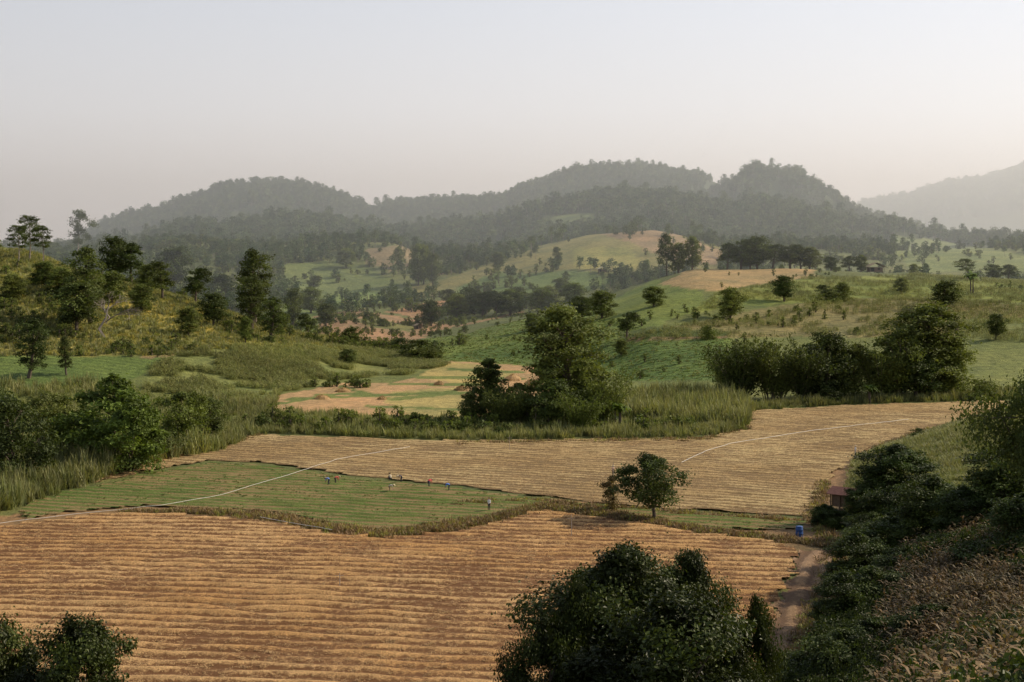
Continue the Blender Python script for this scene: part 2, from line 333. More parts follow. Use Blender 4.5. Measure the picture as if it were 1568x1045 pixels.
# ---------------------------------------------------------------- vegetation meshes
def tube(pts,rad,sides=6):
    pts=np.array(pts,float); n=len(pts); V=[];Fc=[]
    for i in range(n):
        t=pts[min(i+1,n-1)]-pts[max(i-1,0)]; t/=np.linalg.norm(t)+1e-9
        a=np.cross(t,[0,0,1.]) if abs(t[2])<.95 else np.cross(t,[1.,0,0]); a/=np.linalg.norm(a); b=np.cross(t,a)
        for s in range(sides):
            th=2*math.pi*s/sides; V.append(pts[i]+rad[i]*(math.cos(th)*a+math.sin(th)*b))
    for i in range(n-1):
        for s in range(sides):
            s2=(s+1)%sides; Fc.append((i*sides+s,i*sides+s2,(i+1)*sides+s2,(i+1)*sides+s))
    return np.array(V),np.array(Fc)
class MB:
    def __init__(s): s.V=[];s.F=[];s.m=[];s.t=[];s.n=0
    def add(s,V,Fc,mi,tint):
        s.V.append(V); s.F.append(Fc+s.n); s.m.append(np.full(len(Fc),mi)); s.n+=len(V)
        t=np.asarray(tint,float)
        if t.ndim==0: t=np.full(len(V),float(t))
        s.t.append(t)
    def tube(s,pts,rad,mi=0,sides=6): V,Fc=tube(pts,rad,sides); s.add(V,Fc,mi,1.0)
    def leaves(s,C,nrm,L,wr,mi,tint,rng):
        n=len(C); nrm=nrm/(np.linalg.norm(nrm,axis=1,keepdims=True)+1e-9)
        r=rng.normal(size=(n,3)); a=np.cross(nrm,r); a/=np.linalg.norm(a,axis=1,keepdims=True)+1e-9; b=np.cross(nrm,a)
        L=np.asarray(L).reshape(-1,1)*np.ones((n,1)); Wd=L*wr
        V=np.stack([C-a*L*.5,C+b*Wd*.5+nrm*L*.08,C+a*L*.5-nrm*L*.1,C-b*Wd*.5+nrm*L*.08],1).reshape(-1,3)
        s.add(V,np.arange(4*n).reshape(n,4),mi,np.repeat(tint,4))
    def blade(s,base,dirv,L,w,mi,tint,seg=4,droop=.5):
        d=np.array(dirv,float); d/=np.linalg.norm(d); p=np.array(base,float); side=np.cross(d,[0,0,1.])
        if np.linalg.norm(side)<1e-3: side=np.array([1.,0,0])
        side/=np.linalg.norm(side); V=[]
        for i in range(seg+1):
            t=i/seg; ww=w*(1-t)**.6*(.4+1.2*min(t*3,1)) if i<seg else w*.05
            V+= [p-side*ww*.5,p+side*ww*.5]; p=p+d*L/seg; d=d+np.array([0,0,-droop/seg*(1+t)]); d/=np.linalg.norm(d)
        s.add(np.array(V),np.array([(2*i,2*i+1,2*i+3,2*i+2) for i in range(seg)]),mi,tint)
    def mesh(s,name,mats):
        me=mesh_np(name,np.concatenate(s.V),[np.concatenate(s.F)],mats,np.concatenate(s.m))
        t=np.concatenate(s.t); cattr(me,'tint',np.stack([t,t,t],1)); return me
def prof(kind,t):
    if kind=='round': return max(.15,math.sin(math.pi*min(1,t*.92+.06)))**.7
    if kind=='tall': return .35+.65*math.sin(math.pi*min(1,t*.8+.12))**1.0*(1-.35*t)
    if kind=='cone': return 1.05-.85*t
    if kind=='oval': return (max(.1,math.sin(math.pi*min(1,t*.85+.12)))**.6)*(1-.25*t)
    return 1
def tree(name,H,R,cb,n_l,leaf,n_leaf,seed,kind='round',mats=None,lobe=.38,sub=12,sg=.26,trunk=None,tv=.3,flat=.8):
    rng=np.random.default_rng(seed); mb=MB(); tr=trunk or H*.02
    lean=rng.normal(size=2)*.04*H
    def tp(z): t=z/H; return np.array([lean[0]*t+math.sin(t*4+seed)*.02*H,lean[1]*t+math.cos(t*3+seed)*.02*H,z])
    zs=np.linspace(-.4,H*.86,8); mb.tube([tp(z) for z in zs],[tr*(1.25-1.05*max(0,z)/(H*.86)) for z in zs],0,7)
    C=[];NR=[];TT=[];LL=[]
    per=n_leaf//n_l
    for i in range(n_l):
        t=(i+rng.uniform(.1,.9))/n_l; hz=H*(cb+(1-cb)*t*.93); az=i*2.4+rng.uniform(-.5,.5)
        rad=prof(kind,t)*R*(1-lobe*.8)*rng.uniform(.35,1.0)
        if t>.93: rad*=.3
        end=tp(hz)+np.array([math.cos(az)*rad,math.sin(az)*rad,0])
        s0=tp(max(H*cb*.6,hz-rad*.9-H*.06)); mid=(s0+end)/2+np.array([0,0,-.05*H*rng.uniform(-.3,1)])
        mb.tube([s0,mid,end],[tr*.42,tr*.28,tr*.08],0,5)
        lr=R*lobe*rng.uniform(.6,1.3)*(1.0 if t<.85 else .75)
        lt=rng.uniform(1-tv,1+tv)
        for k in range(sub):
            d=rng.normal(size=3); d[2]=abs(d[2])*.9-.35; d/=np.linalg.norm(d)
            c=end+d*lr*rng.uniform(.55,1.1)*np.array([1,1,flat])
            mb.tube([end,c],[tr*.07,tr*.02],0,3)
            m=max(3,int(per/sub*rng.uniform(.5,1.5)))
            o=rng.normal(size=(m,3))*lr*sg*np.array([1,1,.8]); C.append(c+o); NR.append(d*.9+rng.normal(size=(m,3))*.6+np.array([0,0,.35]))
            TT.append(np.full(m,lt*rng.uniform(1-tv,1+tv))*rng.uniform(.8,1.2,m)); LL.append(leaf*rng.uniform(.65,1.3,m))
    mb.leaves(np.concatenate(C),np.concatenate(NR),np.concatenate(LL),.6,1,np.concatenate(TT),rng)
    return mb.mesh(name,mats)
PR={}
def reg(key,me):
    co=np.zeros(len(me.vertices)*3,np.float32); me.vertices.foreach_get('co',co); co=co.reshape(-1,3)
    PR[key]=(me,np.percentile(co[:,2],99.7),2*np.percentile(np.abs(co[:,0]),95))
reg('broad1',tree('broad1',14,5,.16,20,.5,6500,1,'oval',[bark,leafA],lobe=.36,flat=1))
reg('broad2',tree('broad2',13,4.6,.2,18,.5,6000,2,'oval',[bark,leafDark],lobe=.38,flat=1))
reg('broad6',tree('broad6',15,4.6,.3,14,.5,4600,62,'oval',[bark,leafDark],lobe=.36,flat=1))
reg('broad3',tree('broad3',13,6,.08,20,.5,8000,3,'round',[bark,leafDark],lobe=.34))
reg('broad5',tree('broad5',13,6,.08,18,.5,7500,33,'round',[bark,leafA],lobe=.34))
reg('broad4',tree('broad4',12,6,.06,18,.5,8000,4,'round',[bark,leafBright],lobe=.34))
reg('tall1',tree('tall1',26,8,.06,40,.55,17000,5,'tall',[bark,leafA],lobe=.30,tv=.3))
reg('tall2',tree('tall2',20,4.5,.2,18,.5,5500,6,'tall',[bark,leafDark],lobe=.40))
reg('tall3',tree('tall3',18,5,.42,12,.45,3200,7,'oval',[palebark,leafDark],lobe=.36,trunk=.2,flat=1))
reg('open1',tree('open1',10,5,.28,15,.36,9000,28,'round',[bark,leafDark],lobe=.31,sub=11,sg=.25,flat=1))
reg('cone1',tree('cone1',14,5,.04,22,.5,7000,9,'cone',[bark,leafDark],lobe=.32))
reg('bush1',tree('bush1',4,3,.0,10,.32,2600,10,'round',[bark,leafA],lobe=.42))
reg('bush2',tree('bush2',4,3,.0,9,.32,2600,11,'round',[bark,leafDark],lobe=.42))
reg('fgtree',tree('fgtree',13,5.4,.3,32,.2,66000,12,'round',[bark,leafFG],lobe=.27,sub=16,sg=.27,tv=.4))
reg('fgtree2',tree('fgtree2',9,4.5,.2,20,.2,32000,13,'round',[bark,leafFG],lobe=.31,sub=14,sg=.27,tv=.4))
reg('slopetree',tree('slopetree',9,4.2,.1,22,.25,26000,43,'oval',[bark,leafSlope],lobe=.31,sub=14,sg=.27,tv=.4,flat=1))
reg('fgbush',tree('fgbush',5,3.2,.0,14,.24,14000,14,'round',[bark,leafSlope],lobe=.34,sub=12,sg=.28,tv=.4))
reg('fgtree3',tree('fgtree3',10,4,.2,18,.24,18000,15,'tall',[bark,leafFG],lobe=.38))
reg('edgetree',tree('edgetree',16,6,.62,18,.24,20000,16,'round',[bark,leafDark],lobe=.30,sub=14))
def bare_tree(name,seed,mat):
    rng=np.random.default_rng(seed); mb=MB()
    def br(p,d,L,r,dep):
        e=p+d*L; mid=(p+e)/2+rng.normal(size=3)*L*.05; mb.tube([p,mid,e],[r,r*.8,r*.55],0,4)
        if dep==0: return
        for k in range(4 if dep<3 else 3):
            nd=d+rng.normal(size=3)*.5+np.array([0,0,.15]); nd/=np.linalg.norm(nd)
            br(p+(e-p)*rng.uniform(.55,1),nd,L*rng.uniform(.55,.8),r*.55,dep-1)
    br(np.array([0,0,-.3]),np.array([0,0,1.]),3.6,.18,4); return mb.mesh(name,[mat])
reg('bare',bare_tree('bare',3,palebark))
def bamboo(name,seed,n=34,Hh=10,mat=None):
    rng=np.random.default_rng(seed); mb=MB(); C=[];TT=[]
    for i in range(n):
        a=rng.uniform(0,6.28); b=np.array([math.cos(a),math.sin(a),0]); p=b*rng.uniform(0,1.3)+np.array([0,0,-.2]); d=np.array([0,0,1.])+b*rng.uniform(.05,.35); h=Hh*rng.uniform(.6,1.05); pts=[p]
        tl=rng.uniform(.7,1.3)
        for k in range(7):
            d=d+b*.05*(k*.5)+np.array([0,0,-.02*k]); d/=np.linalg.norm(d); p=p+d*h/7; pts.append(p)
            if k>0:
                m=24; C.append(p+rng.normal(size=(m,3))*np.array([.5,.5,.55])); TT.append(np.full(m,tl)*rng.uniform(.75,1.25,m))
        mb.tube(pts,[.06*(1-.1*j) for j in range(8)],0,4)
    C=np.concatenate(C); nr=rng.normal(size=C.shape); nr[:,2]*=.5
    mb.leaves(C,nr,rng.uniform(.4,.8,len(C)),.3,1,np.concatenate(TT),rng); return mb.mesh(name,[bark,mat])
reg('bamboo',bamboo('bamboo',1,34,10,leafA)); reg('bamboo2',bamboo('bamboo2',2,30,9,leafDark))
def banana(name,seed,mat):
    rng=np.random.default_rng(seed); mb=MB()
    for s in range(3):
        b=np.array([rng.uniform(-1,1),rng.uniform(-1,1),-.2])*(s>0); mb.tube([b,b+[0,0,1.6],b+[0,0,2.6]],[.17,.13,.08],0,6)
        for i in range(9):
            a=i*2.4+s; mb.blade(b+[0,0,2.3],(math.cos(a),math.sin(a),rng.uniform(.8,2.2)),rng.uniform(2.2,3),.6,1,rng.uniform(.8,1.3),6,1.6)
    return mb.mesh(name,[bark,mat])
reg('banana',banana('banana',1,leafBright))
def fartree(name,seed,H,R,kind,cb,mat=leafFar,nl=8,nleaf=420,leaf=1.25,bk=bark):
    return tree(name,H,R,cb,nl,leaf,nleaf,seed,kind,[bk,mat],lobe=.45,sub=6,sg=.3,trunk=.22,tv=.3)
def clump(name,seed,n,Hh,Wd,wd,mat,droop=.6,spread=.35,seg=4):
    rng=np.random.default_rng(seed); mb=MB()
    for i in range(n):
        a=rng.uniform(0,6.28); r=Wd*math.sqrt(rng.uniform(0,1))
        mb.blade((r*math.cos(a),r*math.sin(a),-.05),(rng.normal()*spread,rng.normal()*spread,1),Hh*rng.uniform(.6,1.15),wd,0,rng.uniform(.65,1.3),seg,droop)
    return mb.mesh(name,[mat])
def cornclump(name,seed,mat,n=7,Hh=2.1,Wd=1.0,det=9,lw=.1):
    rng=np.random.default_rng(seed); mb=MB()
    for i in range(n):
        x,y=rng.uniform(-Wd,Wd,2); h=Hh*rng.uniform(.75,1.1); t=rng.uniform(.6,1.35); l=rng.normal(size=2)*.15
        mb.blade((x,y,-.1),(l[0],l[1],1),h,.06,0,t*.8,3,.1)
        for k in range(det):
            z=h*(.25+.75*k/det); a=k*2.6+i; mb.blade((x+l[0]*z,y+l[1]*z,z),(math.cos(a),math.sin(a),rng.uniform(.5,1.5)),rng.uniform(.5,.9),lw,0,t*rng.uniform(.7,1.3),3,1.8)
    return mb.mesh(name,[mat])

# ---------------------------------------------------------------- scatter
def proto_col(name,meshes):
    c=bpy.data.collections.new(name)
    for i,m in enumerate(meshes): c.objects.link(bpy.data.objects.new(m.name,m))
    return c
def scatter(name,P,sc,colr,nproto,seed=0,flat=1.0):
    rng=np.random.default_rng(seed); n=len(P)
    me=bpy.data.meshes.new(name); me.vertices.add(n); me.vertices.foreach_set('co',np.asarray(P,np.float32).ravel())
    S=np.stack([sc*rng.uniform(.85,1.15,n),sc*rng.uniform(.85,1.15,n),sc*rng.uniform(.8,1.25,n)*flat],1).astype(np.float32)
    a=me.attributes.new('sc','FLOAT_VECTOR','POINT'); a.data.foreach_set('vector',S.ravel())
    R=np.stack([rng.normal(size=n)*.04,rng.normal(size=n)*.04,rng.uniform(0,6.28,n)],1).astype(np.float32)
    a=me.attributes.new('rt','FLOAT_VECTOR','POINT'); a.data.foreach_set('vector',R.ravel())
    a=me.attributes.new('pi','INT','POINT'); a.data.foreach_set('value',rng.integers(0,nproto,n).astype(np.int32))
    o=link(bpy.data.objects.new(name,me))
    ng=bpy.data.node_groups.new(name+'_gn','GeometryNodeTree')
    ng.interface.new_socket('Geometry',in_out='INPUT',socket_type='NodeSocketGeometry'); ng.interface.new_socket('Geometry',in_out='OUTPUT',socket_type='NodeSocketGeometry')
    gi=ng.nodes.new('NodeGroupInput'); go=ng.nodes.new('NodeGroupOutput'); ip=ng.nodes.new('GeometryNodeInstanceOnPoints')
    ci=ng.nodes.new('GeometryNodeCollectionInfo'); ci.inputs['Collection'].default_value=colr
    ci.inputs['Separate Children'].default_value=True; ci.inputs['Reset Children'].default_value=True
    def na(nm,t):
        q=ng.nodes.new('GeometryNodeInputNamedAttribute'); q.data_type=t; q.inputs[0].default_value=nm
        return [s for s in q.outputs if s.enabled and s.name=='Attribute'][0]
    ng.links.new(gi.outputs[0],ip.inputs['Points']); ng.links.new(ci.outputs[0],ip.inputs['Instance'])
    ip.inputs['Pick Instance'].default_value=True
    ng.links.new(na('pi','INT'),ip.inputs['Instance Index']); ng.links.new(na('sc','FLOAT_VECTOR'),ip.inputs['Scale'])
    er=ng.nodes.new('FunctionNodeEulerToRotation'); ng.links.new(na('rt','FLOAT_VECTOR'),er.inputs[0]); ng.links.new(er.outputs[0],ip.inputs['Rotation'])
    ng.links.new(ip.outputs[0],go.inputs[0])
    md=o.modifiers.new('scatter','NODES'); md.node_group=ng
    return o
def samp(n,u0,u1,d0,d1,rng):
    u=rng.uniform(u0,u1,n); d=np.sqrt(rng.uniform(d0*d0,d1*d1,n)); return u*d,d
def anyzone(x,y,z,names):
    m=np.zeros(len(x),bool)
    for i,zz in enumerate(ZN):
        if names(zz): m|=zone_mask(x,y,z,i,2)
    return m
forestC=proto_col('forest_tree_kinds',[fartree('forest_tree_a',21,11,5.2,'round',.2),fartree('forest_tree_b',22,12,5,'tall',.25),fartree('forest_tree_c',23,13,5.5,'round',.4,nl=8,nleaf=380,bk=palebark),fartree('forest_tree_d',24,9,5.5,'round',.1),fartree('forest_tree_e',25,15,4.6,'round',.55,nl=6,nleaf=300,bk=palebark)])
rng=np.random.default_rng(50)
x,y=samp(46000,-.5,.5,1400,2600,rng); z=height(x,y)
k=~anyzone(x,y,z,lambda q:q[5] in('m','b'))
k&=(fbm(x,y,60,3,61)>.27)&((x/y<.14)|(y<2250))
scatter('forest',np.stack([x,y,z-.3],1)[k],np.clip(rng.lognormal(-.12,.24,k.sum()),.5,1.5),forestC,5,1)
x,y=samp(9000,.15,.55,3900,4650,rng); z=height(x,y)
scatter('distant_forest',np.stack([x,y,z],1),rng.uniform(.9,2.0,len(x)),forestC,5,2)
x,y=samp(12000,-.5,.5,830,1420,rng); z=height(x,y)
k=(fbm(x,y,70,3,91)>.50)&~anyzone(x,y,z,lambda q:q[3]>=590)
k|=(rng.uniform(size=len(x))<.02)|((fbm(x,y,34,2,95)>.70)&(rng.uniform(size=len(x))<.6))
scatter('scattered_trees',np.stack([x,y,z-.3],1)[k],rng.uniform(.4,.9,k.sum()),forestC,5,3)
shrubC=proto_col('shrub_kinds',[fartree('shrub_a',31,2.4,1.7,'round',0,leafA,6,260,.42),fartree('shrub_b',32,2.0,1.8,'round',0,leafDark,6,260,.42),fartree('shrub_c',33,3.4,1.5,'tall',.05,leafA,6,260,.42)])
x,y=samp(4200,-.5,-.08,425,640,rng); z=height(x,y)
k=(fbm(x,y,28,3,17)>.55)&~anyzone(x,y,z,lambda q:q[5] in('crop','corn'))
scatter('shrubs',np.stack([x,y,z],1)[k],rng.uniform(.4,1.4,k.sum()),shrubC,3,4)
x,y=samp(3200,-.16,.5,430,900,rng); z=height(x,y)
k=((fbm(x,y,40,3,19)>.64)&(y>450))|(rng.uniform(size=len(x))<.015)
k&=~((y<620)&(x/y<0))
scatter('shrubs',np.stack([x,y,z],1)[k],rng.uniform(.4,1.2,k.sum()),shrubC,3,5)
x,y=samp(9000,-.5,.5,850,1400,rng); z=height(x,y)
k=(fbm(x,y,50,3,29)>.47)&(~anyzone(x,y,z,lambda q:q[5]=='b')|(rng.uniform(size=len(x))<.15))
scatter('shrubs',np.stack([x,y,z],1)[k],rng.uniform(.8,2.0,k.sum()),shrubC,3,6)
x,y=samp(900,-.16,-.03,620,900,rng); z=height(x,y); k=fbm(x,y,22,3,13)>.56
scatter('shrubs',np.stack([x,y,z],1)[k],rng.uniform(.5,1.3,k.sum()),shrubC,3,61)
grassC=proto_col('grass_kinds',[clump('grass_tuft_a',1,26,1.0,.8,.10,leafYel),clump('grass_tuft_b',2,22,1.3,.9,.12,leafReed)])
x,y=samp(16000,-.45,-.1,420,620,rng); z=height(x,y); k=anyzone(x,y,z,lambda q:q[5]=='yel')
scatter('hill_grass',np.stack([x,y,z],1)[k],rng.uniform(.7,1.4,k.sum()),grassC,2,7)
cornC=proto_col('corn_kinds',[cornclump('corn_a',1,leafCorn,5,1.9,1.0,6,.16),cornclump('corn_b',2,leafCorn,5,1.7,1.1,6,.16)])
x,y=samp(60000,-.3,.0,360,640,rng); z=height(x,y); k=anyzone(x,y,z,lambda q:q[5]=='corn')&(fbm(x,y,12,2,55)>.4)
P=np.stack([x,y,z],1)[k][:7500]; scatter('corn_crop',P,rng.uniform(.55,1.0,len(P)),cornC,2,8)
x,y=samp(60000,.05,.45,430,860,rng); z=height(x,y); k=anyzone(x,y,z,lambda q:q[5] in('dry','g2'))&(fbm(x,y,14,2,56)>.4)
P=np.stack([x,y,z],1)[k][:11000]; scatter('corn_crop',P,rng.uniform(.5,1.0,len(P)),cornC,2,9)
lowC=proto_col('crop_kinds',[clump('crop_plant_a',3,14,.38,.45,.13,leafBright,1.2,.7,3),clump('crop_plant_b',4,14,.34,.45,.13,leafCorn,1.2,.7,3)])
x,y=samp(30000,-.08,.2,440,760,rng); z=height(x,y); k=anyzone(x,y,z,lambda q:q[5]=='g1')
P=np.stack([x,y,z],1)[k][:5000]; scatter('hill_crop_plants',P,rng.uniform(1.0,2.0,len(P)),lowC,2,90)
def sample_poly(poly,n,rng):
    P=np.array(poly); lo=P.min(0);hi=P.max(0); out=[];tot=0
    while tot<n:
        q=rng.uniform(lo,hi,(n*2,2)); q=q[inpoly(q[:,0],q[:,1],poly)]; out.append(q); tot+=len(q)
        if len(q)==0: break
    return np.concatenate(out)[:n]
def sc_poly(name,poly,n,colr,npr,s0,s1,seed):
    r=np.random.default_rng(seed); q=sample_poly(WP(poly),n,r); z=height(q[:,0],q[:,1])
    s=r.uniform(s0,s1,len(q))*(.6+.8*fbm(q[:,0],q[:,1],9,2,seed))
    return scatter(name,np.column_stack([q,z]),s,colr,npr,seed)
PEOPLE=[(503,744),(514,742),(598,737),(614,740),(597,755),(657,747),(687,753),(749,784),(1310,700),(939,732)]
q=sample_poly(greenP,8000,rng); a=math.radians(-17); ca,sa=math.cos(a),math.sin(a)
ug=q[:,0]*ca+q[:,1]*sa; vv=-q[:,0]*sa+q[:,1]*ca
ph=(vv+1.0*np.sin(ug/38)+1.1*(vn(ug/16,vv/30,4)-.5)+.7*(vn(ug/3,vv/4,14)-.5))/2.5
fr=ph-np.floor(ph); k=(fr>.3)&(fr<.7)
for p_ in PEOPLE:
    wx,wy=W(*p_); k&=np.hypot(q[:,0]-wx,(q[:,1]-wy)*.4)>1.8
q=q[k]; scatter('vegetable_plants',np.column_stack([q,np.full(len(q),.15)]),rng.uniform(.6,1.1,len(q)),lowC,2,10)
strawC=proto_col('straw_kinds',[clump('straw_tuft_a',5,16,.4,.5,.07,leafStraw,1.5,1.2,3),clump('straw_tuft_b',6,16,.35,.6,.07,leafStraw,1.5,1.5,3)])
q=sample_poly(nearP,11000,rng); scatter('straw_litter',np.column_stack([q,np.full(len(q),.2)]),rng.uniform(.4,1.0,len(q)),strawC,2,11)
q=sample_poly(upP,5000,rng); scatter('straw_litter',np.column_stack([q,np.full(len(q),.18)]),rng.uniform(.4,1.0,len(q)),strawC,2,12)
vergeC=proto_col('verge_kinds',[clump('verge_tuft_a',7,30,.8,.9,.10,leafDirtStraw,1.0,.6),clump('verge_tuft_b',8,26,.7,.9,.10,leafYel,1.0,.6),clump('verge_tuft_c',9,30,.9,.8,.1,leafDirtStraw,1.0,.5)])
def along(pts,n,wd,rng):
    P=np.array(WP(pts)); L=np.r_[0,np.cumsum(np.hypot(*np.diff(P,axis=0).T))]; s=rng.uniform(0,L[-1],n)
    x=np.interp(s,L,P[:,0]); y=np.interp(s,L,P[:,1]); return np.stack([x+rng.normal(size=n)*wd*.4,y+rng.normal(size=n)*wd],1)
vpts=[]
for pts,n,wd in [([(180,786),(300,784),(420,793),(500,810),(580,820),(700,810),(760,795),(830,776),(900,784),(1000,800),(1100,816),(1230,830),(1270,838)],1500,1.0),
                 ([(400,790),(500,808),(590,819),(760,794),(830,777),(1000,798)],900,1.4),([(700,772),(830,768),(930,778),(1100,790),(1235,800)],300,.6),
                 ([(150,735),(250,705),(400,667)],350,1.2),([(1262,740),(1245,790),(1282,850),(1250,930),(1200,1040)],500,1.2),([(1150,655),(1080,674),(900,676),(700,680)],500,1.0),([(1345,686),(1400,666),(1540,630)],350,1.0)]:
    vpts.append(along(pts,n,wd,rng))
q=np.concatenate(vpts); scatter('verge_grass',np.column_stack([q,height(q[:,0],q[:,1])]),rng.uniform(.5,1.15,len(q)),vergeC,3,13)
reedC=proto_col('reed_kinds',[clump('reed_clump_a',10,30,3.0,.8,.13,leafReed,.7,.25,5),clump('reed_clump_b',11,30,2.6,.9,.13,leafReed,.8,.3,5),clump('reed_clump_c',12,30,2.2,.9,.14,leafCorn,.8,.3,5)])
sc_poly('reed_bed',[(345,648),(400,634),(560,640),(720,646),(960,652),(1110,640),(1140,660),(1080,670),(900,672),(700,675),(400,664),(340,690),(250,702)],2600,reedC,3,.45,1.0,14)
sc_poly('reed_bed',[(945,612),(1100,606),(1150,625),(1140,655),(1060,650),(950,640)],1500,reedC,3,.8,1.6,15)
sc_poly('reed_bed',[(-200,700),(-20,690),(160,690),(330,660),(340,690),(200,715),(150,738),(0,785),(-200,830)],3800,reedC,3,.7,1.4,16)
sc_poly('reed_bed',[(-200,622),(140,606),(340,618),(340,655),(160,680),(-200,690)],1800,reedC,3,.6,1.2,17)
sc_poly('reed_bed',[(1150,625),(1240,612),(1560,602),(1560,612),(1300,620),(1150,630)],900,reedC,3,.4,.9,18)
sc_poly('reed_bed',[(330,612),(430,600),(420,632),(340,640)],400,reedC,3,.3,.7,19)
r=np.random.default_rng(71)
q=sample_poly(WP([(345,652),(720,650),(1060,655),(1060,664),(700,668),(400,662)]),190,r); scatter('bank_shrubs',np.column_stack([q,height(q[:,0],q[:,1])]),r.uniform(.6,1.4,len(q)),shrubC,3,71)
slopeC=proto_col('slope_grass_kinds',[clump('slope_grass_a',13,34,1.0,.8,.06,leafReed,1.0,.4),clump('slope_grass_b',14,34,.8,.8,.06,leafCorn,1.0,.4)])
r=np.random.default_rng(77); x=r.uniform(30,140,26000); y=r.uniform(120,320,26000); z=height(x,y); k=(z>.5)&(x/y<.42)
scatter('slope_grass',np.stack([x,y,z],1)[k][:9000],r.uniform(.6,1.2,min(9000,k.sum())),slopeC,2,20)
dryC=proto_col('dry_corn_kinds',[cornclump('dry_corn_a',5,leafDry,4,2.5,1.0,9,.12),cornclump('dry_corn_b',6,leafDry,4,2.1,1.0,9,.12)])
x=r.uniform(14,70,40000); y=r.uniform(45,165,40000); z=height(x,y); ppx=784+F*x/y; vv_=HZ+(EYE-z)/y*F
k=(ppx>1360+60*(vn(x/4,y/4,6)-.5))&(ppx<1650)&(z>3)&(vv_>800+60*(vn(x/5,y/5,7)-.5))
scatter('dry_corn',np.stack([x,y,z],1)[k][:3600],r.uniform(.7,1.3,min(3600,k.sum())),dryC,2,21)
darkC=proto_col('undergrowth_kinds',[tree('undergrowth_a',1.8,1.5,0,7,.2,900,41,'round',[bark,leafSlope],lobe=.45,sub=6),clump('undergrowth_b',15,40,1.2,.9,.08,leafSlope,1.0,.5)])
k=(z>.8)&(ppx>1200)&(ppx<1420); scatter('undergrowth',np.stack([x,y,z],1)[k][:1800],r.uniform(.6,1.3,min(1800,k.sum())),darkC,2,22)
k=(z>.8)&(ppx>1400)&(ppx<1650)&((fbm(x,y,10,2,44)>.52)|(vv_<830)); scatter('undergrowth',np.stack([x,y,z],1)[k][:1300],r.uniform(.9,1.7,min(1300,k.sum())),darkC,2,23)

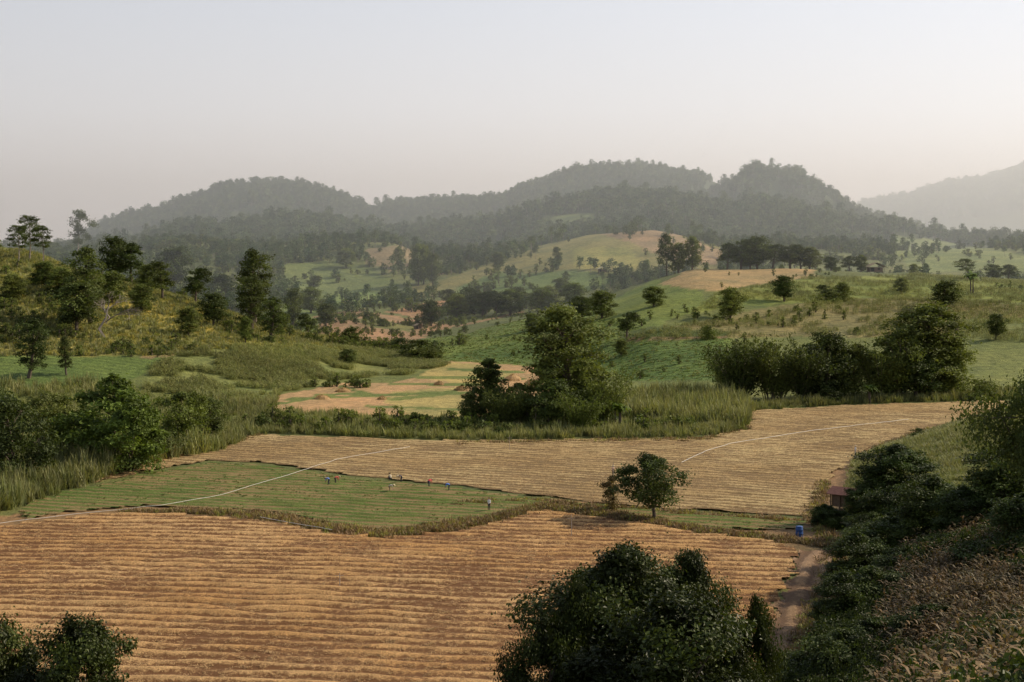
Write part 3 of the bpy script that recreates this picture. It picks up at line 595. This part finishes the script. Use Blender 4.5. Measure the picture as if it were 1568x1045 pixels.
# ---------------------------------------------------------------- individual trees
def put(name,key,px,vb,vt,wpx,d=None,rot=None,dmin=60):
    me,h,w=PR[key]
    if d is None: x,d,z=find(px,vb,dmin)
    else: x=(px-784)/F*d; z=H1(x,d)
    top=EYE+(HZ-vt)/F*d; ww=wpx/F*d; Hh=max(1.0,top-z)
    if 'bush' not in name and 'foreground' not in name: Hh=max(Hh,ww*1.05)
    o=link(bpy.data.objects.new(name,me)); o.location=(x,d,z-.1)
    o.scale=(ww/w,ww/w,Hh/h); o.rotation_euler=(0,0,rot if rot is not None else random.uniform(0,6.28)); return o
for n,k,px,vb,vt,w in [('tall_tree','tall1',868,648,470,112),('leafy_tree','cone1',745,648,550,62),('leafy_tree','broad5',800,650,588,60),('leafy_tree','broad3',845,656,580,70),
  ('leafy_tree','broad5',905,648,560,60),('bamboo_clump','bamboo',925,652,560,70),('bamboo_clump','bamboo',890,662,600,60),('bamboo_clump','bamboo2',770,655,600,60),('banana_plant','banana',942,655,618,40),('leafy_tree','broad3',725,652,600,36),
  ('bamboo_clump','bamboo2',1135,612,520,80),('bamboo_clump','bamboo',1185,612,515,90),('bamboo_clump','bamboo',1115,608,545,50),('leafy_tree','broad3',1260,612,510,90),('leafy_tree','broad5',1310,612,530,80),('bamboo_clump','bamboo',1350,612,525,70),
  ('leafy_tree','tall1',1420,606,465,115),('leafy_tree','broad5',1375,612,505,80),('leafy_tree','broad5',1455,608,520,60),('bamboo_clump','bamboo2',1230,614,535,60),('banana_plant','banana',1330,618,588,30),('leafy_tree','broad2',1400,612,540,60),
  ('bush','bush1',1500,612,580,50),('bush','bush2',1270,618,595,50),
  ('leafy_tree','broad3',25,745,605,110),('leafy_tree','broad4',178,712,575,125),('leafy_tree','broad4',205,722,610,100),('leafy_tree','broad5',80,700,600,90),('leafy_tree','broad5',275,690,600,80),('leafy_tree','broad3',310,680,610,60),('leafy_tree','broad4',130,705,620,75),('bush','bush2',240,700,660,70),('leafy_tree','broad3',-40,720,590,110),
  ('field_tree','open1',1003,795,706,94),
  ('hill_tree','tall2',138,495,378,62),('hill_tree','broad2',120,510,430,60),('hill_tree','tall2',393,500,382,62),('hill_tree','tall2',412,524,455,40),('hill_tree','tall2',383,505,420,50),('hill_tree','broad1',375,525,485,20),
  ('hill_tree','tall2',42,580,488,52),('hill_tree','tall2',103,575,515,26),('hill_tree','tall3',120,412,322,32),('hill_tree','tall3',45,400,330,36),('hill_tree','tall3',28,405,345,32),('hill_tree','tall3',65,405,345,28),
  ('hill_tree','broad2',175,430,362,40),('hill_tree','broad6',200,435,372,34),('hill_tree','broad1',225,445,405,30),('hill_tree','broad2',268,450,378,48),('hill_tree','broad6',300,465,410,36),('hill_tree','broad1',95,455,410,40),('hill_tree','broad6',248,458,400,36),('hill_tree','broad1',70,440,400,34),
  ('hill_tree','broad2',326,500,448,40),('hill_tree','broad1',290,515,470,32),('hill_tree','broad2',450,505,442,24),('hill_tree','broad6',345,470,420,36),('hill_tree','broad1',170,465,415,36),('hill_tree','broad1',215,480,435,34),
  ('hill_tree','broad2',540,530,503,28),('hill_tree','broad2',533,560,538,24),('hill_tree','broad1',475,480,440,30),('hill_tree','broad2',500,500,465,26),('hill_tree','broad1',20,460,425,38),
  ('hill_tree','broad1',430,505,478,26),('hill_tree','broad6',470,512,480,26),
  ('bush','bush2',562,490,478,16),('bush','bush2',585,500,488,16),('bush','bush2',640,550,520,60),('bush','bush2',615,535,518,44),('bush','bush1',655,552,532,44),('hill_tree','broad2',660,500,460,30),
  ('hill_tree','broad2',1200,462,422,30),('hill_tree','broad1',1120,490,440,36),('hill_tree','broad6',960,518,478,32),('bush','bush1',1085,520,498,24),('hill_tree','broad2',1450,475,430,40),('hill_tree','broad1',1380,450,425,20),
  ('hill_tree','broad1',1290,460,435,26),('hill_tree','broad6',1265,462,436,24),('bush','bush1',1278,462,446,50),('hill_tree','broad1',1000,470,440,30),('hill_tree','broad1',920,488,445,38),('hill_tree','broad2',890,490,455,34),('hill_tree','broad1',815,505,480,24),('banana_plant','banana',1490,450,424,34),('hill_tree','tall3',1480,430,396,28),
  ('hill_tree','broad2',1525,520,480,28),('hill_tree','broad1',950,545,520,20)]:
    put(n,k,px,vb,vt,w)
for px,vt,w in [(1115,372,28),(1135,366,34),(1160,362,38),(1185,374,34),(1210,375,36),(1240,378,32),(1272,393,20),(1300,392,20),(1318,390,16),(1020,358,22),(1040,372,26),(1060,362,24),(1545,405,24),(1400,404,14),(1520,410,24),(1225,384,28),(1150,380,28)]:
    put('ridge_tree',random.choice(['broad2','broad1','broad6']),px,0,vt,w,d=790)
for px,vb,vt,w in [(640,438,374,24),(650,436,376,24),(663,440,388,22),(610,412,378,14),(855,412,378,14),(480,450,422,22),(530,410,380,26),(765,412,386,20),(880,470,435,34),(720,480,440,36),(760,485,445,36),(800,475,440,34),(840,472,440,32),(700,490,450,36),(740,500,462,36),(780,492,458,38),(830,480,452,34),(690,470,445,26),(860,455,432,28)]:
    put('valley_tree',random.choice(['broad2','broad1','broad6']),px,vb,vt,w,dmin=830)
put('bare_tree','bare',162,518,445,60)
reg('withered',tree('withered',4,1.2,.1,8,.3,1400,17,'tall',[bark,leafDirtStraw],lobe=.6)); put('withered_tree','withered',937,783,728,22)
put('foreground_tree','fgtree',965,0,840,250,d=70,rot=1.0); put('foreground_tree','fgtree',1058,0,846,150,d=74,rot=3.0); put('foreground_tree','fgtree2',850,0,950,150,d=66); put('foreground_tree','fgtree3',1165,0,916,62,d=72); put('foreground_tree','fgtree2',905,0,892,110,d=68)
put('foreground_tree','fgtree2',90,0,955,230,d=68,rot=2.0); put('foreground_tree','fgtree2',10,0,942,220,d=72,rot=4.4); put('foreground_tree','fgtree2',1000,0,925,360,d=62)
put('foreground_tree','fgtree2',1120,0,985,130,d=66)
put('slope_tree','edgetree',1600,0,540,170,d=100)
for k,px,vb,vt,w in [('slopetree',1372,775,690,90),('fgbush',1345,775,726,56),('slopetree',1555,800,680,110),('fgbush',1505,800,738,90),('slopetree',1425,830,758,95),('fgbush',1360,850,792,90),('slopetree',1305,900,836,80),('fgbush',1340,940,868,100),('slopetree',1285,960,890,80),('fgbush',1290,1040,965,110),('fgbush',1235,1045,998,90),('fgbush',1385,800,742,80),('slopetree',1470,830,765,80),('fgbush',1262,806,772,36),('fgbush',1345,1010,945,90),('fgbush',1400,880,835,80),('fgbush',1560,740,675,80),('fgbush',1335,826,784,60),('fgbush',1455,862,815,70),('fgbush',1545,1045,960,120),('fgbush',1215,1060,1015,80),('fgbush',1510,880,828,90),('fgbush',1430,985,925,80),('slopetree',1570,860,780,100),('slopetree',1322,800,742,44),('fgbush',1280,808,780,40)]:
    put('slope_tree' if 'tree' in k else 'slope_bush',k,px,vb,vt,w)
put('bush','bush2',1405,672,655,26)

# ---------------------------------------------------------------- built objects
def boxpart(name,parent,size,loc,mat,rot=(0,0,0)):
    bm=bmesh.new(); bmesh.ops.create_cube(bm,size=1); bmesh.ops.scale(bm,vec=size,verts=bm.verts)
    bmesh.ops.bevel(bm,geom=bm.edges[:],offset=min(size)*.08,segments=1,affect='EDGES')
    me=bpy.data.meshes.new(name); bm.to_mesh(me); bm.free(); me.materials.append(mat)
    o=link(bpy.data.objects.new(name,me),parent); o.location=loc; o.rotation_euler=rot; return o
wood=simple('weathered_wood',(.16,.11,.075),.9,.3,4); rust=simple('rusty_tin',(.17,.08,.062),.7,.4,2); thatch=simple('thatch',(.26,.20,.13),.95,.35,5); dark=simple('dark_opening',(.02,.018,.015),.9)
def hut(name,x,y,z,w,dp,h,rz,roofm):
    e=link(bpy.data.objects.new(name,None)); e.location=(x,y,z); e.rotation_euler=(0,0,rz)
    f=.6
    for sx in(-1,1):
        for sy in(-1,0,1): boxpart('post',e,(.18,.18,h+f+.4),(sx*w*.46,sy*dp*.42,(h+f)/2-.2),wood)
    boxpart('floor',e,(w*.9,dp*.82,.12),(0,0,f),wood)
    boxpart('back_wall',e,(w*.86,.08,h*.95),(0,dp*.37,f+h*.5),wood); boxpart('side_wall',e,(.08,dp*.7,h*.95),(w*.4,0,f+h*.5),wood); boxpart('side_wall',e,(.08,dp*.7,h*.95),(-w*.4,0,f+h*.5),wood)
    boxpart('front_wall',e,(w*.5,.08,h*.95),(w*.14,-dp*.37,f+h*.5),wood); boxpart('door',e,(w*.2,.05,h*.8),(-w*.24,-dp*.36,f+h*.45),dark); boxpart('window',e,(w*.16,.05,h*.3),(w*.15,-dp*.37-.06,f+h*.6),dark)
    L=w*.66; a=math.radians(24)
    for s in(-1,1):
        boxpart('roof_slope',e,(L,dp*1.15,.09),(s*L*.5*math.cos(a),0,f+h+.55*L*math.sin(a)-.05),roofm,(0,s*a,0))
    return e
x,y,z=find(1293,780,150); hut('field_shelter',x,y,z,3.4,3.5,1.8,math.radians(50),rust)
x,y,z=find(1340,418,700,900); z=H1(x,y); hut('wooden_hut',x,y,z,9,6,2.6,.1,thatch)
x,y,z=find(535,470,640); hut('wooden_hut',x,y,z,5,4,2.2,.3,thatch)
x,y,z=find(922,418,900); hut('wooden_hut',x,y,z,6,4,2.0,.1,simple('pale_tin',(.5,.48,.44),.5))
x,y,z=find(640,506,600); hut('wooden_hut',x,y,z,4,3,1.8,.5,thatch)
def lathe(name,prof_,mat,parent=None,seg=20):
    V=[];Fc=[]
    for (r,z) in prof_:
        for s in range(seg): V.append((r*math.cos(6.2832*s/seg),r*math.sin(6.2832*s/seg),z))
    for i in range(len(prof_)-1):
        for s in range(seg): Fc.append((i*seg+s,i*seg+(s+1)%seg,(i+1)*seg+(s+1)%seg,(i+1)*seg+s))
    me=mesh_np(name,np.array(V),[np.array(Fc)],[mat],smooth=True); return link(bpy.data.objects.new(name,me),parent)
blue=simple('blue_plastic',(.03,.08,.24),.45,.15)
x,y=W(1224,822); b=lathe('blue_barrel',[(0,0),(.5,0),(.52,.1),(.5,.45),(.54,.5),(.5,.55),(.5,.95),(.54,1.0),(.5,1.05),(.5,1.45),(.46,1.52),(0,1.5)],blue); b.location=(x,y,H1(x,y)); b.scale=(1,1,.95)
pipem=simple('white_pipe',(.6,.57,.52),.5,.1)
def pipe(name,pts,r=.07,z0=.42):
    P=np.array(WP(pts)); L=np.r_[0,np.cumsum(np.hypot(*np.diff(P,axis=0).T))]; s=np.arange(0,L[-1],2.5); x=np.interp(s,L,P[:,0]);y=np.interp(s,L,P[:,1])
    mb=MB(); mb.tube(np.stack([x+.3*(vn(s/7,s*0,3)-.5),y+.5*(vn(s/9,s*0,5)-.5),z0+.12*vn(s/3,s*0,7)],1),[r]*len(s),0,6); link(bpy.data.objects.new(name,mb.mesh(name,[pipem])))
pipe('irrigation_pipe',[(-60,822),(0,806),(110,792),(250,778),(340,762),(430,735),(520,706),(640,686)],.03)
pipe('irrigation_pipe',[(1045,712),(1080,694),(1120,682),(1250,662),(1400,644)],.04)
pipe('irrigation_pipe',[(400,797),(450,806),(520,818)],.035)
postm=simple('pole_wood',(.4,.33,.26),.8)
for nm,px,vb,h in [('bamboo_pole',875,822,3.0),('bamboo_pole',939,745,4.0),('bamboo_pole',520,900,1.6),('bamboo_pole',780,690,3)]:
    x,y=W(px,vb); mb=MB(); mb.tube([(0,0,-.2),(.03,0,h*.5),(0,.04,h)],[.06,.055,.04]); mb.tube([(-.5,0,h*.8),(.5,0,h*.82)],[.03,.03]); o=link(bpy.data.objects.new(nm,mb.mesh(nm,[postm]))); o.location=(x,y,.1)
def hay(px,v,w,h,dmin=330):
    x,y,z=find(px,v,dmin); r=w/F*y*.5; hh=h/F*y; rg=np.random.default_rng(int(px)); seg=18;rings=7;mb=MB()
    pts=[]
    for i in range(rings):
        t=i/(rings-1); rr=r*math.cos(t*1.5)**.8
        for s in range(seg): a=6.2832*s/seg; q=rr*rg.uniform(.88,1.12); pts.append((q*math.cos(a),q*math.sin(a),hh*t*rg.uniform(.92,1.06)))
    Fc=np.array([(i*seg+s,i*seg+(s+1)%seg,(i+1)*seg+(s+1)%seg,(i+1)*seg+s) for i in range(rings-1) for s in range(seg)]); V=np.array(pts); mb.add(V,Fc,0,1.0)
    C=V[rg.integers(0,len(V),500)]+rg.normal(size=(500,3))*.15; mb.leaves(C,C*[1,1,.6]+rg.normal(size=C.shape)*.4,.6,.25,0,rg.uniform(.7,1.2,500),rg)
    o=link(bpy.data.objects.new('haystack',mb.mesh('haystack',[leafStraw]))); o.location=(x,y,z)
for a in [(493,611,22,5),(525,600,22,5),(706,598,20,6),(785,583,28,9),(812,590,18,8),(672,590,14,5),(585,612,12,4)]: hay(*a)

# ---------------------------------------------------------------- people
skin=simple('skin',(.32,.18,.11),.6,.05); hairm=simple('hair',(.015,.012,.01),.6,.1); strawhat=simple('straw_hat',(.6,.5,.32),.8,.15); lips=simple('lips',(.3,.1,.08))
cl={}
def cloth(c):
    if c not in cl: cl[c]=simple('cloth',c,.85,.12,6)
    return cl[c]
POSE={
'stand':dict(pel=(0,0,.9),spi=(0,0,1.12),che=(0,0,1.32),nek=(0,0,1.47),hed=(0,.01,1.56),sh=(.17,0,1.4),el=(.23,.0,1.12),wr=(.25,.08,.88),hip=(.1,0,.86),kn=(.11,.04,.48),an=(.11,0,.09),toe=(.12,.16,.04)),
'bend':dict(pel=(0,-.15,.84),spi=(0,.04,.97),che=(0,.26,.98),nek=(0,.42,.97),hed=(0,.52,.95),sh=(.17,.33,.96),el=(.19,.40,.66),wr=(.12,.52,.40),hip=(.1,-.13,.80),kn=(.13,-.02,.45),an=(.12,-.06,.09),toe=(.13,.10,.04)),
'squat':dict(pel=(0,-.12,.30),spi=(0,-.02,.50),che=(0,.09,.68),nek=(0,.17,.82),hed=(0,.24,.90),sh=(.17,.12,.75),el=(.22,.34,.50),wr=(.12,.52,.26),hip=(.11,-.08,.29),kn=(.17,.28,.50),an=(.14,.02,.09),toe=(.15,.19,.04))}
def person(name,px,v,pose,rz,shirt,pants,hat):
    x,y=W(px,v); J=POSE[pose]; z=max(.0,H1(x,y))+.2
    e=link(bpy.data.objects.new(name,None)); e.location=(x,y,z); e.rotation_euler=(0,0,rz); e.scale=(1.12,1.12,1.12)
    V=[];E=[];R=[];lab=[]
    def a(p,r,par,l):
        V.append(Vector(p));R.append(r);lab.append(l)
        if par is not None:E.append((par,len(V)-1))
        return len(V)-1
    pel=a(J['pel'],(.15,.12),None,1);sp=a(J['spi'],(.145,.115),pel,0);ch=a(J['che'],(.165,.125),sp,0);nk=a(J['nek'],(.055,.055),ch,2);a(J['hed'],(.05,.05),nk,2)
    for s in(-1,1):
        f=lambda k:(J[k][0]*s,J[k][1],J[k][2])
        h=a(f('hip'),(.10,.10),pel,1);k=a(f('kn'),(.068,.068),h,1);an=a(f('an'),(.045,.045),k,1);a(f('toe'),(.04,.03),an,3)
        sh=a(f('sh'),(.07,.07),ch,0);el=a(f('el'),(.048,.048),sh,0);wr=a(f('wr'),(.028,.028),el,2)
        d=(Vector(f('wr'))-Vector(f('el'))).normalized(); pm=a(Vector(f('wr'))+d*.07,(.035,.02),wr,2)
        sd=Vector((1,0,0)); fw=d.cross(sd).normalized(); sd=fw.cross(d)
        for i,L in enumerate((.065,.078,.072,.058)):
            o=fw*((i-1.5)*.021); b=Vector(f('wr'))+d*.09+o; q=a(b,(.009,.009),pm,2); q=a(b+d*L*.55-sd*s*.008,(.008,.008),q,2); a(b+d*L*.95-sd*s*.028,(.007,.007),q,2)
        b=Vector(f('wr'))+d*.03+fw*.035; q=a(b,(.011,.011),pm,2); a(b+d*.045+fw*.02,(.009,.009),q,2)
    me=bpy.data.meshes.new('sk'); me.from_pydata([tuple(p) for p in V],E,[]); o=bpy.data.objects.new('body_src',me); scene.collection.objects.link(o)
    o.modifiers.new('s','SKIN')
    for i,r in enumerate(R): me.skin_vertices[0].data[i].radius=r; me.skin_vertices[0].data[i].use_root=(i==0)
    o.modifiers['s'].use_smooth_shade=True; sd=o.modifiers.new('u','SUBSURF'); sd.levels=1
    dg=bpy.context.evaluated_depsgraph_get(); bm=bpy.data.meshes.new_from_object(o.evaluated_get(dg)); bpy.data.objects.remove(o)
    bm.name='body'; bm.materials.clear()
    for mt in (cloth(shirt),cloth(pants),skin,hairm): bm.materials.append(mt)
    for p in bm.polygons:
        c=p.center; best=9;bl=0
        for (i,j) in E:
            A,B=V[i],V[j]; t=max(0,min(1,(c-A).dot(B-A)/max(1e-6,(B-A).length_squared))); dd=(c-A-(B-A)*t).length-.8*min(R[i][0],R[j][0])
            if dd<best: best=dd; bl=lab[j] if t>.12 else lab[i]
        p.material_index=bl
    link(bpy.data.objects.new('body',bm),e)
    hd=Vector(J['hed'])+ (Vector(J['hed'])-Vector(J['nek'])).normalized()*.09
    tilt=0 if pose=='stand' else -.7
    def sph(nm,loc,sc,mt,par):
        b=bmesh.new(); bmesh.ops.create_uvsphere(b,u_segments=14,v_segments=10,radius=1); m2=bpy.data.meshes.new(nm); b.to_mesh(m2); b.free(); m2.materials.append(mt); m2.polygons.foreach_set('use_smooth',[True]*len(m2.polygons)); q=link(bpy.data.objects.new(nm,m2),par); q.location=loc; q.scale=sc; return q
    he=link(bpy.data.objects.new('head',None),e); he.location=hd; he.rotation_euler=(tilt,0,0)
    sph('face',(0,0,0),(.078,.098,.118),skin,he); sph('hair',(0,-.02,.025),(.084,.095,.108),hairm,he); sph('nose',(0,.098,-.012),(.014,.022,.022),skin,he)
    for s in(-1,1): sph('eye',(s*.03,.088,.01),(.013,.01,.008),hairm,he); sph('ear',(s*.08,0,-.005),(.012,.02,.03),skin,he)
    sph('mouth',(0,.088,-.055),(.024,.01,.006),lips,he)
    if hat is not None:
        hh=lathe('hat',[(0,.15),(.08,.14),(.10,.06),(.22,.03),(.23,.02),(.1,.03)],hat,he); hh.location=(0,0,.03)
W_=(.8,.78,.75)
person('farm_worker',503,744,'bend',1.2,(.12,.2,.5),(.05,.05,.07),strawhat); person('farm_worker',514,742,'bend',-1.0,(.65,.12,.1),(.06,.05,.05),strawhat)
person('farm_worker',598,737,'squat',.5,(.5,.42,.3),(.05,.05,.08),strawhat); person('farm_worker',614,740,'bend',2.2,(.05,.05,.09),(.04,.04,.05),strawhat)
person('farm_worker',597,755,'bend',-1.5,(.55,.48,.42),(.2,.15,.1),strawhat); person('farm_worker',657,747,'bend',-.8,(.7,.08,.10),(.05,.05,.09),strawhat)
person('farm_worker',687,753,'bend',1.4,(.1,.22,.6),(.05,.05,.06),strawhat); person('farm_worker',749,784,'stand',2.6,W_,(.03,.03,.04),None)
person('farm_worker',1310,700,'stand',1.8,W_,(.5,.48,.46),strawhat); person('farm_worker',939,732,'stand',.4,(.6,.4,.32),(.1,.08,.06),strawhat)

# ---------------------------------------------------------------- haze, sky, sun, camera
def hazebox(name,dens,scale,loc,an=.3):
    hm=bpy.data.materials.new(name); hm.use_nodes=True; nt=hm.node_tree; nt.nodes.clear()
    vs=N(nt,'ShaderNodeVolumeScatter'); vs.inputs['Color'].default_value=(.90,.97,1,1); vs.inputs['Density'].default_value=dens; vs.inputs['Anisotropy'].default_value=an
    mo=N(nt,'ShaderNodeOutputMaterial'); nt.links.new(vs.outputs[0],mo.inputs['Volume'])
    bm=bmesh.new(); bmesh.ops.create_cube(bm,size=1); me=bpy.data.meshes.new(name); bm.to_mesh(me); bm.free(); me.materials.append(hm)
    o=link(bpy.data.objects.new(name,me)); o.scale=scale; o.location=loc
hazebox('valley_haze',.00033,(12000,4900,400),(0,600+2450,150))
hazebox('distant_haze',.00022,(11000,2600,380),(0,2750+1300,145))
SE,SA=33,72
w=bpy.data.worlds.new('World'); scene.world=w; w.use_nodes=True; nt=w.node_tree; bg=nt.nodes['Background']
sk=N(nt,'ShaderNodeTexSky',sky_type='NISHITA'); sk.sun_disc=False; sk.sun_elevation=math.radians(SE); sk.sun_rotation=math.radians(SA); sk.dust_density=2.5; sk.air_density=1.0; sk.ozone_density=1.0
ST=.12
tc=N(nt,'ShaderNodeTexCoord').outputs['Generated']; sp=N(nt,'ShaderNodeSeparateXYZ'); nt.links.new(tc,sp.inputs[0])
zc=mth(nt,'MAXIMUM',sp.outputs['Z'],0.0)
hz=mixc(nt,(1.27,1.235,1.22),(1.01,1.045,1.14),mth(nt,'MINIMUM',mth(nt,'MULTIPLY',zc,5.5),1.0))
dt=mth(nt,'ADD',mth(nt,'MULTIPLY',sp.outputs['X'],math.sin(math.radians(SA))),mth(nt,'MULTIPLY',sp.outputs['Y'],math.cos(math.radians(SA))))
br=mth(nt,'MULTIPLY',mth(nt,'ADD',mth(nt,'MULTIPLY',mth(nt,'MAXIMUM',dt,-.3),.40),.73),1/ST)
cb=N(nt,'ShaderNodeCombineXYZ'); [nt.links.new(br,cb.inputs[i]) for i in range(3)]
hz=mixc(nt,hz,cb.outputs[0],1.0,'MULTIPLY')
fac=mth(nt,'MAXIMUM',mth(nt,'SUBTRACT',.96,mth(nt,'MULTIPLY',zc,1.0)),.12)
nt.links.new(mixc(nt,sk.outputs[0],hz,fac),bg.inputs[0]); bg.inputs[1].default_value=ST
sl=bpy.data.lights.new('sun','SUN'); sl.energy=5.0; sl.angle=math.radians(.6); sl.color=(1,.86,.65); so=link(bpy.data.objects.new('sun',sl))
sd=Vector((math.sin(math.radians(SA))*math.cos(math.radians(SE)),math.cos(math.radians(SA))*math.cos(math.radians(SE)),math.sin(math.radians(SE))))
so.rotation_euler=sd.to_track_quat('Z','Y').to_euler()
cam=bpy.data.cameras.new('camera'); co=link(bpy.data.objects.new('camera',cam)); co.location=(0,0,EYE); co.rotation_euler=(math.radians(90),0,0)
cam.lens=F/1568*36; cam.sensor_width=36; cam.shift_y=-122.5/1568; cam.clip_start=.5; cam.clip_end=30000
scene.camera=co
scene.view_settings.view_transform='Standard'; scene.view_settings.look='None'; scene.view_settings.exposure=0
print('DONE')
